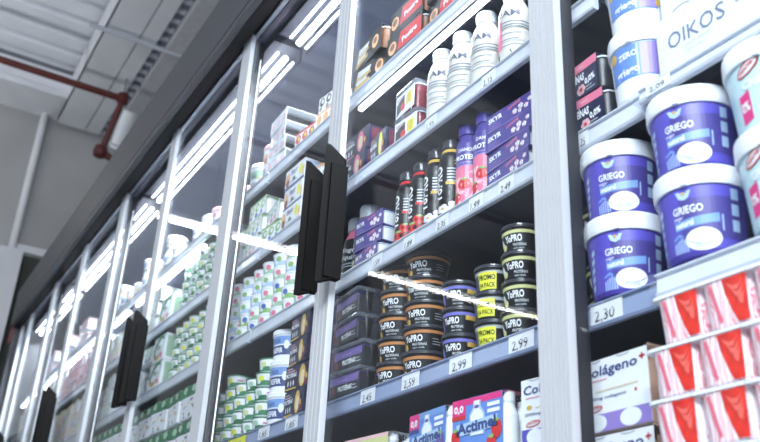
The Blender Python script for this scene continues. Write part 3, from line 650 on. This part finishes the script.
@kind
def red_pack(seed):
    w_, d, h = .30, .14, .0665; nx, ny = 4, 2
    rr = ((.93, .90, .93), (.90, .78, .84), (.95, .93, .95), (.80, .12, .22), (.93, .90, .93), (.75, .10, .16), (.94, .9, .92))
    m1 = stripe_mat('strawberry_stripes_%s' % 'abcd'[seed], rr, 26 + seed * 4, 4 + seed)
    redc = M('strawberry_print', (222, 46, 30), .35, var=.25, scale=50)
    f_ = MB(); pts = []; rad = .012
    for cx, cy, a0 in ((w_ / 2 - rad, -d / 2 + rad, -PI / 2), (w_ / 2 - rad, d / 2 - rad, 0), (-w_ / 2 + rad, d / 2 - rad, PI / 2), (-w_ / 2 + rad, -d / 2 + rad, PI)):
        for k in range(5): a = a0 + PI / 2 * k / 4; pts.append((cx + rad * math.cos(a), cy + rad * math.sin(a)))
    f_.prism(pts, h - .006, h - .002, 'white')
    for i in range(1, nx): f_.box(-w_ / 2 + w_ * i / nx - .0005, -w_ / 2 + w_ * i / nx + .0005, -d / 2 - .001, -d / 2 + .01, h - .0065, h - .0015, 'lightgrey')
    parts = [('flange', f_.mesh('flange'), None, (0, 0, 0))]
    px, py = (w_ - .012) / nx, (d - .01) / ny; R = .0345
    p = MB().lathe([(R * .88, 0), (R * .93, .003), (R * 1.02, h - .008), (R * 1.03, h - .006)], m1, 36, sq=5)
    fnp = lambda u, v, l=1: (u * (.92 + .10 * v / h), -(R * (.932 + .102 * v / h)) - .0004 * l, v)
    p.poly([(-.001, h * .89), (.033, h * .89), (.033, h * .05), (.016, h * .05), (.010, h * .24), (.002, h * .60)], redc, fnp, 2)
    p.poly([(-.022, h * .84), (-.016, h * .84), (-.006, h * .12), (-.012, h * .10)], M('strawberry_pink', (226, 110, 130), .4), fnp, 2)
    lt = M('strawberry_light', (238, 104, 92), .4)
    for q in range(3): p.poly([(.005 + q * .006, h * (.80 - q * .12)), (.011 + q * .005, h * (.66 - q * .14)), (.020 + q * .003, h * (.62 - q * .14)), (.029, h * (.84 - q * .12)), (.022, h * (.72 - q * .12)), (.014 + q * .003, h * (.72 - q * .12))], lt, fnp, 3)
    pm = p.mesh('pot')
    for i in range(nx):
        for j in range(ny): parts.append(('pot', pm, None, (-w_ / 2 + .006 + px * (i + .5), -d / 2 + .005 + py * (j + .5), 0)))
    lid = MB().box(-w_ / 2 + .004, w_ / 2 - .004, -d / 2 + .004, d / 2 - .004, h - .002, h, CL())
    parts.append(('clear_film', lid.mesh('clear_film'), None, (0, 0, 0)))
    return parts
@kind
def clear_cup_pack(w_=.085, h=.075, d=.10):
    t = pots(w_, d, h, 2, 2, M('red_jelly', (120, 34, 50), .2, var=.3, scale=60), get('lightgrey'), 0)
    c = MB().box(-w_ / 2 - .004, w_ / 2 + .004, -d / 2 - .002, d / 2 + .002, h * .80, h * .99, CL(), .004); fn = flat(d / 2 - .002 + .003)
    s = MB().box(-w_ / 2, w_ / 2, -d / 2 - .001, -d / 2 + .0002, .002, h * .80, 'offwhite')
    s.text('10', w_ * .10, h * .30, h * .30, 'gold', fn, 3, w_ * .22, .05); s.rect(w_ * .08, h * .25, w_ * .38, h * .66, 'yellow', fn, 1); s.rect(-w_ * .45, h * .08, -w_ * .02, h * .5, 'darkgrey', fn, 1, slant=.4); s.disc(-w_ * .1, h * .30, w_ * .12, h * .14, 'red', fn, 2, 12); s.text('YOGUR', -w_ * .44, h * .56, h * .14, 'berry', fn, 2, w_ * .42, .03)
    return [('pots', t.mesh('pots'), None, (0, 0, 0)), ('label_sleeve', s.mesh('label_sleeve'), None, (0, 0, 0)), ('clear_lid', c.mesh('clear_lid'), None, (0, 0, 0))]
@kind
def dessert_sleeve(var, w_=.15, h=.075, d=.11):
    base, patch = {'pale': ('black', 'offwhite'), 'red': ('black', 'red')}[var]
    s = sleeve(w_, d, h, outer=base); fn = flat(d / 2)
    s.poly([(-w_ * .40, h * .30), (-w_ * .12, h * .22), (w_ * .06, h * .80), (-w_ * .34, h * .84)] if var == 'pale' else [(-w_ * .20, h * .25), (w_ * .48, h * .2), (w_ * .48, h * .88), (-w_ * .12, h * .9)], patch, fn, 1)
    s.text('Postre', -w_ * .36 if var == 'pale' else -w_ * .05, h * .40, h * .20, 'gold' if var == 'pale' else 'white', fn, 3, w_ * .42, .04, rot=.1)
    s.disc(w_ * .30 if var == 'pale' else -w_ * .34, h * .48, w_ * .12, h * .26, 'peach', fn, 2, 14); s.disc(w_ * .30 if var == 'pale' else -w_ * .34, h * .52, w_ * .07, h * .14, 'brown', fn, 3, 12)
    if var == 'pale': s.rect(-w_ * .42, h * .10, w_ * .02, h * .26, 'gold', fn, 2, slant=.1)
    return [('sleeve', s.mesh('sleeve'), None, (0, 0, 0)), ('pots', pots(w_, d, h, 3, 2, get('brown'), get('lightgrey')).mesh('pots'), None, (0, 0, 0))]
@kind
def open_box(w_=.13, h=.049, d=.16):
    """white carton whose end is open and dark inside"""
    s = sleeve(w_, d, h, outer='offwhite'); fn = flat(d / 2)
    for u in (-.3, .02, .32): s.disc(w_ * u, h * .42, w_ * .12, h * .26, 'palepink', fn, 1, 14); s.disc(w_ * u, h * .30, w_ * .08, h * .12, 'lightgrey', fn, 2, 12)
    s.text('yogur', -w_ * .36, h * .74, h * .12, 'grey', fn, 2, w_ * .5)
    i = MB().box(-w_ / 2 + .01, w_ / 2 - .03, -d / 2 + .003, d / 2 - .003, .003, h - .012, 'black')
    return [('carton', s.mesh('carton'), None, (0, 0, 0)), ('inner_tray', i.mesh('inner_tray'), None, (0, 0, 0))]
@kind
def dotted_box(w_=.125, h=.064, d=.12):
    s = MB().box(-w_ / 2, w_ / 2, -d / 2, d / 2, 0, h, 'offwhite', .0015); fn = flat(d / 2)
    s.disc(-w_ * .36, h * .48, w_ * .12, h * .36, 'peach', fn, 1, 14); s.disc(-w_ * .34, h * .3, w_ * .08, h * .2, 'berry', fn, 2, 12)
    s.rect(-w_ * .5, h * .0, w_ * .5, h * .12, 'inkblue', fn, 1); s.text('Skyr', -w_ * .20, h * .62, h * .22, 'inkblue', fn, 2, w_ * .34, .03, rot=.05); s.disc(w_ * .30, h * .58, w_ * .10, h * .26, 'yellow', fn, 2, 14); s.disc(-w_ * .02, h * .34, w_ * .07, h * .12, 'darkgreen', fn, 2, 10); s.lines(-w_ * .2, h * .24, w_ * .3, 1, h * .1, 'grey', fn, .003); s.disc(w_ * .46, h * .4, w_ * .05, h * .28, 'peach', fn, 2, 10)
    e = MB().box(w_ / 2 - .0005, w_ / 2 + .0006, -d * .42, d * .42, h * .1, h * .9, 'paleblue')
    return [('carton', s.mesh('carton'), None, (0, 0, 0)), ('end_flap', e.mesh('end_flap'), None, (0, 0, 0))]
@kind
def multi_pack(c1, c2, deco, w_=.12, h=.062, d=.11):
    """sleeve wrapped around four or eight white pots"""
    s = sleeve(w_, d, h, outer='white'); fn = flat(d / 2)
    for i in range(3):
        u = -w_ * .33 + i * w_ * .33
        s.disc(u, h * .60, w_ * .13, h * .24, c1, fn, 1, 14); s.disc(u + w_ * .03, h * .62, w_ * .06, h * .12, deco, fn, 2, 10); s.disc(u - w_ * .06, h * .24, w_ * .07, h * .13, c2, fn, 1, 10)
    s.rect(-w_ / 2, h * .88, w_ / 2, h, c1, fn, 1); s.text('bio', -w_ * .1, h * .08, h * .2, c2, fn, 2, w_ * .3, .02)
    return [('sleeve', s.mesh('sleeve'), None, (0, 0, 0)), ('pots', pots(w_, d, h, 2, 2, get('white'), get(c1), .008).mesh('pots'), None, (0, 0, 0))]
@kind
def swoosh_carton(w_=.13, h=.10, d=.12):
    s = MB().box(-w_ / 2, w_ / 2, -d / 2, d / 2, 0, h, 'white', .004); fn = flat(d / 2)
    s.disc(.0, h * .56, w_ * .44, h * .34, 'green', fn, 1, 24, rot=.5); s.disc(w_ * .05, h * .52, w_ * .36, h * .24, 'white', fn, 2, 24, rot=.5); s.disc(-w_ * .1, h * .16, w_ * .2, h * .1, 'gold', fn, 2, 12); s.disc(w_ * .25, h * .2, w_ * .12, h * .1, 'pink', fn, 2, 12)
    s.text('Bio', -w_ * .12, h * .46, h * .18, 'green', fn, 3, w_ * .3, .03); s.rect(-w_ / 2, h * .9, w_ / 2, h * .985, 'palegreen', fn, 1)
    e = MB().box(w_ / 2 - .0005, w_ / 2 + .0006, -d * .42, d * .42, h * .1, h * .9, 'palegreen')
    return [('carton', s.mesh('carton'), None, (0, 0, 0)), ('end_flap', e.mesh('end_flap'), None, (0, 0, 0))]
@kind
def floral_pack(w_=.15, h=.12, d=.12):
    """film-wrapped pack: dished green lids on top, flowered front"""
    s = MB().box(-w_ / 2, w_ / 2, -d / 2, d / 2, 0, h * .62, 'offwhite', .006); fn = flat(d / 2)
    r = random.Random(3)
    for k in range(16): s.disc(r.uniform(-.44, .44) * w_, r.uniform(.05, .56) * h, w_ * .04, h * .04, ('purple', 'gold', 'green', 'pink')[k % 4], fn, 2, 8)
    l = MB()
    for i in (-1, 1): l.lathe([(w_ * .12, h * .60), (w_ * .23, h * .68), (w_ * .24, h * .90), (w_ * .20, h * .97), (w_ * .05, h)], 'darkgreen', 22, i * w_ * .25, -d * .2); l.disc(i * w_ * .25, h * .80, w_ * .12, h * .10, 'palegreen', lambda u, v, q=1: (u, -d * .2 - w_ * .245 - .0004 * q, v), 2, 14)
    return [('pack_body', s.mesh('pack_body'), None, (0, 0, 0)), ('green_lids', l.mesh('green_lids'), None, (0, 0, 0))]

S = {n: z for n, z in SH}
e_ = .0015
# --------------------- rightmost bay
for x, y, wh, rz in ((-.850, .044, 'left stack beside the aluminium post, second shelf', .52), (-.688, .020, 'second stack from the post, second shelf', .42)):
    stack(tub('griego'), 'yogurt_tub', 'violet yogurt tub with white lid', 'yogurt tub', x, y, S['second'], 2, .1238, wh, 'violet yogurt tubs', rz, .002)
stack(tub('teal'), 'yogurt_tub', 'pale teal yogurt tub with pink badge', 'yogurt tub', -.550, .012, S['second'], 2, .1238, 'at the right edge, second shelf', 'pale teal yogurt tubs', .18, .001)
stack(tub('teal'), 'yogurt_tub', 'pale teal yogurt tub with pink badge', 'yogurt tub', -.40, .0, S['second'], 2, .1238, 'just past the right edge, second shelf', 'pale teal yogurt tubs', .3, .001)
stack(tub('blue'), 'yogurt_tub', 'white yogurt tub with blue panel', 'yogurt tub', -.781, .042, S['middle'], 2, .1238, 'left of the white carton', 'blue-panelled yogurt tubs', .35, .002)
stack(protein_pink(), 'dessert_pack', 'navy four-pack with pink top band', 'dessert pack', -.892, .066, S['middle'], 2, .069, 'right of the post, middle shelf', 'pink-banded packs', 0, .001)
place(oikos_box(), 'yogurt_carton', 'wide white yogurt carton lettered in slate capitals on the middle shelf', 'carton', (-.553, .082, S['middle']), 0)
place(oikos_box(), 'yogurt_carton', 'upper white yogurt carton stacked on another at the top right', 'carton', (-.545, .090, S['middle'] + .109), 0)
stack(bottle_pack('colag', .138, .108), 'drink_pack', 'white and lilac collagen drink four-pack', 'drink pack', -.866, .058, S['lowest'], 2, .1095, 'right of the aluminium post, lowest shelf', 'collagen packs', 0, .001)
for i in range(4):
    place(red_pack(i % 3), 'yogurt_multipack', 'strawberry striped eight-pot yogurt tray, %s of the red stack' % ('topmost' if i == 3 else LEV[i]), 'yogurt pack', (-.610 + (0, -.006, -.002, .014)[i], .032, .8895 + i * .0662), 0, 'strawberry yogurt trays')
stack(black_cup('lime', 0), 'yogurt_cup', 'small black yogurt cup half hidden behind tubs', 'yogurt cup', -.955, .105, S['second'], 4, .0520, 'in the rightmost bay', 'black cups behind the tubs', .9)
# --------------------- second bay: second shelf, black cups
for x, y, n, v, big, nm in ((-1.097, .044, 4, 'lime', 0, 'lime banded'), (-1.177, .043, 3, 'promo', 0, 'yellow promo labelled'), (-1.277, .045, 3, 'blue', 0, 'blue banded')):
    stack(black_cup(v, big), 'yogurt_cup', 'small black %s yogurt cup' % nm, 'yogurt cup', x, y, S['second'], n, .0520, 'near the second price tag row', nm + ' black cups', .62 if v != 'promo' else .45, .002)
stack(black_cup('orange', 1), 'yogurt_cup', 'large black orange-banded yogurt cup', 'yogurt cup', -1.428, .066, S['second'], 5, .0537, 'front stack', 'orange banded black cups', .50, .001)
stack(black_cup('orange', 1), 'yogurt_cup', 'large black orange-banded yogurt cup', 'yogurt cup', -1.531, .066, S['second'], 5, .0537, 'left stack beside purple packs', 'orange banded black cups', .45, .001)
stack(wrapped_pack(), 'dessert_pack', 'dark wrapped protein pack with purple band', 'dessert pack', -1.654, .062, S['second'], 4, .0605, 'left of the big black cups', 'purple banded packs', 0, .004)
for x, wh in ((-1.784, 'beside the purple packs'), (-1.908, 'beside the blue-banded tubs')):
    stack(navy_food_box('gold'), 'dessert_box', 'navy protein dessert box with golden picture', 'dessert box', x, .064, S['second'], 4, .065, wh, 'navy golden boxes', 0, .001)
# middle shelf
for x, v, d in ((-1.488, 'red', 'first'), (-1.433, 'red', 'second')):
    place(slim_bottle(v), 'yogurt_drink_bottle', 'slim black drink bottle with red strawberries, %s from the left' % d, 'bottle', (x, .046, S['middle']), .85, 'slim drink bottles')
for x, d in ((-1.374, 'left'), (-1.320, 'right')):
    place(slim_bottle('gold'), 'yogurt_drink_bottle', 'slim black drink bottle with white flowers, %s one of the pair' % d, 'bottle', (x, .046, S['middle']), .85, 'slim drink bottles')
for x, d in ((-1.263, 'left'), (-1.204, 'right')):
    place(slim_bottle('dairy'), 'yogurt_drink_bottle', 'slim violet and pink strawberry drink bottle, %s one of the pair' % d, 'bottle', (x, .050, S['middle']), .8, 'slim drink bottles')
stack(skyr_pack(.135, .039), 'yogurt_multipack', 'violet yogurt sleeve with pink blossoms', 'yogurt pack', -1.088, .066, S['middle'], 4, .0398, 'right of the strawberry bottles', 'violet blossom sleeves', 0, .001)
stack(skyr_pack(.115, .039), 'yogurt_multipack', 'violet yogurt sleeve with pink blossoms', 'yogurt pack', -1.600, .064, S['middle'], 3, .0398, 'left of the slim bottles', 'violet blossom sleeves', 0, .001)
place(dark_bottle(), 'yogurt_drink_bottle', 'stout black bottle with pink shoulder and silver cap, front one', 'bottle', (-1.700, .070, S['middle']), .6, 'stout black bottles')
place(dark_bottle(), 'yogurt_drink_bottle', 'stout black bottle with pink shoulder, half behind the black handle', 'bottle', (-1.785, .085, S['middle']), .6, 'stout black bottles')
for i, x in enumerate((-1.60, -1.50, -1.40)): place(dark_bottle(), 'yogurt_drink_bottle', 'stout dark bottle in shadow behind the violet sleeves, %s' % ('left', 'centre', 'right')[i], 'bottle', (x - .02, .20, S['middle']), .6, 'stout black bottles')
# fourth shelf
for i, x in enumerate((-1.362, -1.283, -1.198, -1.105)):
    place(white_bottle(1 if i == 3 else 0), 'yogurt_drink_bottle', 'white ribbed drink bottle with silver cap, %s from the left' % ('first', 'second', 'third', 'fourth')[i], 'bottle', (x, .047, S['fourth']), .8, 'white ribbed bottles')
stack(clear_cup_pack(), 'dessert_pack', 'clear pack of dark red pots, yellow label', 'dessert pack', -1.462, .062, S['fourth'], 2, .077, 'left of white bottles', 'red pot packs', 0, .002)
stack(navy_food_box('yellow', .085, .072), 'dessert_box', 'navy dessert box with yellow and cream picture', 'dessert box', -1.565, .066, S['fourth'], 1, .07, 'left of the clear red packs', None, 0, .002)
stack(navy_food_box('pink', .13, .066), 'dessert_box', 'navy dessert box with pink picture', 'dessert box', -1.695, .070, S['fourth'], 2, .067, 'fourth shelf beside the post', 'pink picture boxes', 0, .002)
# top shelf
stack(dessert_sleeve('pale'), 'dessert_pack', 'black and white dessert sleeve with yellow stripe', 'dessert pack', -1.650, .062, S['top'], 2, .077, 'top shelf beside the post', 'pale dessert sleeves', 0, .002)
stack(dessert_sleeve('red'), 'dessert_pack', 'black dessert sleeve with red panel', 'dessert pack', -1.470, .062, S['top'], 2, .077, 'top shelf, second bay', 'red dessert sleeves', 0, .002)
stack(dessert_sleeve('red', .16), 'dessert_pack', 'wide black dessert sleeve with red panel', 'dessert pack', -1.300, .066, S['top'], 2, .077, 'top shelf near frame edge', 'red dessert sleeves', 0, .002)
# lowest shelf
stack(bottle_pack('red'), 'drink_pack', 'blue and pink drink pack with strawberry print', 'drink pack', -1.176, .048, S['lowest'], 2, .107, 'lowest shelf', 'drink packs', 0, .001)
stack(bottle_pack('blue'), 'drink_pack', 'blue and pink drink pack with berry print', 'drink pack', -1.322, .048, S['lowest'], 2, .107, 'lowest shelf', 'drink packs', 0, .001)
stack(bottle_pack('bio', .16, .098), 'drink_pack', 'cream and green drink pack', 'drink pack', -1.55, .048, S['lowest'], 2, .099, 'left of the berry pack', 'drink packs', 0, .001)
stack(bottle_pack('bio', .13, .092), 'drink_pack', 'cream and green drink pack', 'drink pack', -1.73, .050, S['lowest'], 2, .093, 'behind the handle post', 'drink packs', 0, .001)
stack(bottle_pack('colag', .125, .108), 'drink_pack', 'white collagen drink pack with violet foot', 'drink pack', -1.004, .058, S['lowest'], 2, .1095, 'left of the aluminium post, lowest shelf', 'collagen packs', 0, .001)

# --------------------- bays further left
ORD = ['first', 'second', 'third', 'fourth', 'fifth', 'sixth', 'seventh', 'eighth', 'ninth', 'tenth', 'eleventh', 'twelfth']
def row(parts_list, name, desc, cat, x1, x0, dx, y, shelf, n, pitch, group, bay, rz=.3, dn=0):
    """columns from x1 (right) towards x0 (left)"""
    k = 0; x = x1; r = random.Random(int(-x1 * 100))
    while x > x0:
        nn = n - (r.randint(0, dn) if dn else 0)
        for i in range(nn):
            lv = 'topmost' if i == nn - 1 and nn > 1 else LEV[i]
            place(parts_list[r.randrange(len(parts_list))], name, '%s, %s, %s column from the right, %s shelf, %s bay' % (desc, lv, ORD[min(k, 11)], shelf, bay), cat,
                  (x + r.uniform(-.002, .002), y + r.uniform(-.004, .004), S[shelf] + i * pitch), rz + r.uniform(-.15, .15), group)
        x -= dx; k += 1
G1 = small_cup('white', 'green', 'limeyellow'); G2 = small_cup('offwhite', 'green', 'yellow'); G3 = small_cup('white', 'darkgreen', 'palegreen')
P1 = small_cup('white', 'lime', 'brightblue', .0365, .0395, 1); P2 = small_cup('white', 'palegreen', 'pink', .0365, .0395, 1); P3 = small_cup('offwhite', 'lime', 'white', .0365, .0395, 1); P4 = small_cup('white', 'paleblue', 'lime', .0365, .0395, 1)
# third bay, second shelf: blue tubs, green cups
stack(white_tub('skyblue'), 'yogurt_tub', 'white tub with blue bands', 'yogurt tub', -2.062, .052, S['second'], 3, .0845, 'right of the green cups', 'blue banded tubs', .5, .002)
row([G1, G2, G3], 'yogurt_cup', 'green cup', 'yogurt cup', -2.165, -2.62, .078, .045, 'second', 5, .0400, 'green cups on the second shelf', 'third', .3, 1)
row([P1, P2, P4], 'yogurt_cup', 'white lime cup', 'yogurt cup', -1.90, -2.62, .078, .046, 'middle', 5, .0400, 'white and lime cups', 'third')
stack(dotted_box(), 'dessert_box', 'white box with yellow dot', 'dessert box', -2.045, .064, S['fourth'], 3, .065, 'left of the black handle', 'yellow dot boxes', 0, .002)
stack(small_cup('offwhite', 'peach', 'grey', .045, .066), 'yogurt_cup', 'round pale cup with peach band', 'yogurt cup', -1.90, .055, S['fourth'], 2, .067, 'behind the black handles', 'peach banded cups', .5, .002)
row([multi_pack('lime', 'brightblue', 'white'), multi_pack('palegreen', 'pink', 'white')], 'yogurt_multipack', 'lime pot pack', 'yogurt pack', -2.19, -2.62, .128, .062, 'fourth', 3, .063, 'lime pot packs', 'third', 0, 1)
place(multi_pack('red', 'gold', 'yellow', .11, .06), 'yogurt_multipack', 'small red and yellow pack at the right of the open white boxes', 'yogurt pack', (-2.03, .07, S['top']), .1)
place(multi_pack('peach', 'red', 'gold', .10, .06), 'yogurt_multipack', 'small peach and red pack beside the handle post, top shelf', 'yogurt pack', (-1.90, .07, S['top']), .1)
place(multi_pack('darkgrey', 'grey', 'white', .10, .06), 'yogurt_multipack', 'dark and white pack on the peach and red pack', 'yogurt pack', (-1.90, .075, S['top'] + .062), .1)
stack(open_box(), 'dessert_box', 'white pink-spotted box with dark open end', 'dessert box', -2.215, .088, S['top'], 4, .0500, 'top shelf, third bay', 'open ended boxes', 0, .003)
place(white_tub('peach', .040, .15, 'palepink'), 'yogurt_tub', 'tall white tub with peach picture left of the open boxes', 'yogurt tub', (-2.345, .06, S['top']), .5)
place(white_tub('palegreen', .042, .12, 'white'), 'yogurt_tub', 'medium white tub with green band near the second wide post', 'yogurt tub', (-2.44, .06, S['top']), .5)
# fourth bay
row([white_tub('limeyellow', .045, .095, 'white'), white_tub('palepink', .045, .085, 'palepink'), white_tub('offwhite', .045, .095, 'white')], 'yogurt_tub', 'white tub', 'yogurt tub', -2.56, -3.05, .104, .055, 'top', 1, .1, 'white tubs on the top shelf', 'fourth')
row([G1, G3, small_cup('offwhite', 'palegreen', 'grey')], 'yogurt_cup', 'green cup', 'yogurt cup', -2.68, -3.04, .078, .046, 'fourth', 5, .0400, 'green cups on the fourth shelf', 'fourth')
row([swoosh_carton()], 'yogurt_carton', 'white carton with green swoosh', 'carton', -3.14, -3.2, .14, .064, 'fourth', 1, .10, 'green swoosh cartons', 'fourth', .0)
row([swoosh_carton()], 'yogurt_carton', 'white carton with green swoosh', 'carton', -3.14, -3.2, .14, .064, 'middle', 2, .101, 'green swoosh cartons', 'fourth', .0)
row([G1, G3, small_cup('offwhite', 'palegreen', 'yellow')], 'yogurt_cup', 'green cup', 'yogurt cup', -2.68, -3.04, .078, .046, 'middle', 5, .0400, 'green cups on the middle shelf', 'fourth')
row([floral_pack()], 'yogurt_multipack', 'floral green-lidded pack', 'yogurt pack', -2.72, -3.3, .158, .066, 'second', 2, .122, 'floral green lidded packs', 'fourth', 0)
# fifth and further bays: coarser assortments
A1 = multi_pack('pink', 'red', 'white'); A2 = multi_pack('hotpink', 'pink', 'yellow'); B1 = multi_pack('gold', 'purple', 'white'); B2 = multi_pack('limeyellow', 'pink', 'white'); D1 = multi_pack('palegreen', 'grey', 'white'); E1 = white_tub('offwhite', .045, .08, 'white'); E2 = white_tub('paleblue', .045, .08, 'white')
row([E1, E2], 'yogurt_tub', 'plain white tub', 'yogurt tub', -3.20, -4.3, .105, .055, 'top', 2, .081, 'plain white tubs', 'fifth', .3, 1)
row([D1, B2], 'yogurt_multipack', 'pale green pack', 'yogurt pack', -3.32, -4.2, .135, .062, 'fourth', 3, .063, 'pale green packs', 'fifth', 0, 1)
row([A1, A2], 'yogurt_multipack', 'pink pot pack', 'yogurt pack', -4.26, -5.0, .135, .062, 'fourth', 3, .063, 'pink pot packs', 'fifth', 0)
row([B1, B2], 'yogurt_multipack', 'yellow pack', 'yogurt pack', -4.20, -5.0, .135, .062, 'middle', 3, .063, 'yellow and purple packs', 'fifth', 0)
row([D1, G1], 'yogurt_multipack', 'pale green pack', 'yogurt pack', -3.30, -4.1, .135, .062, 'middle', 3, .063, 'pale green packs', 'fifth', 0)
row([floral_pack()], 'yogurt_multipack', 'floral green-lidded pack', 'yogurt pack', -3.38, -4.3, .16, .066, 'second', 2, .122, 'floral green lidded packs', 'fifth', 0)
row([A1, E2], 'yogurt_multipack', 'mixed pink and white pack', 'yogurt pack', -4.62, -6.15, .20, .062, 'top', 2, .081, 'mixed far packs', 'sixth', 0)
row([D1, B1, A2], 'yogurt_multipack', 'mixed colour pack', 'yogurt pack', -5.1, -6.15, .16, .062, 'fourth', 3, .063, 'mixed far packs', 'sixth', 0)
row([D1, B2], 'yogurt_multipack', 'mixed colour pack', 'yogurt pack', -5.1, -6.15, .16, .062, 'middle', 3, .063, 'mixed far packs', 'sixth', 0)
print('OBJECTS', len(bpy.data.objects))
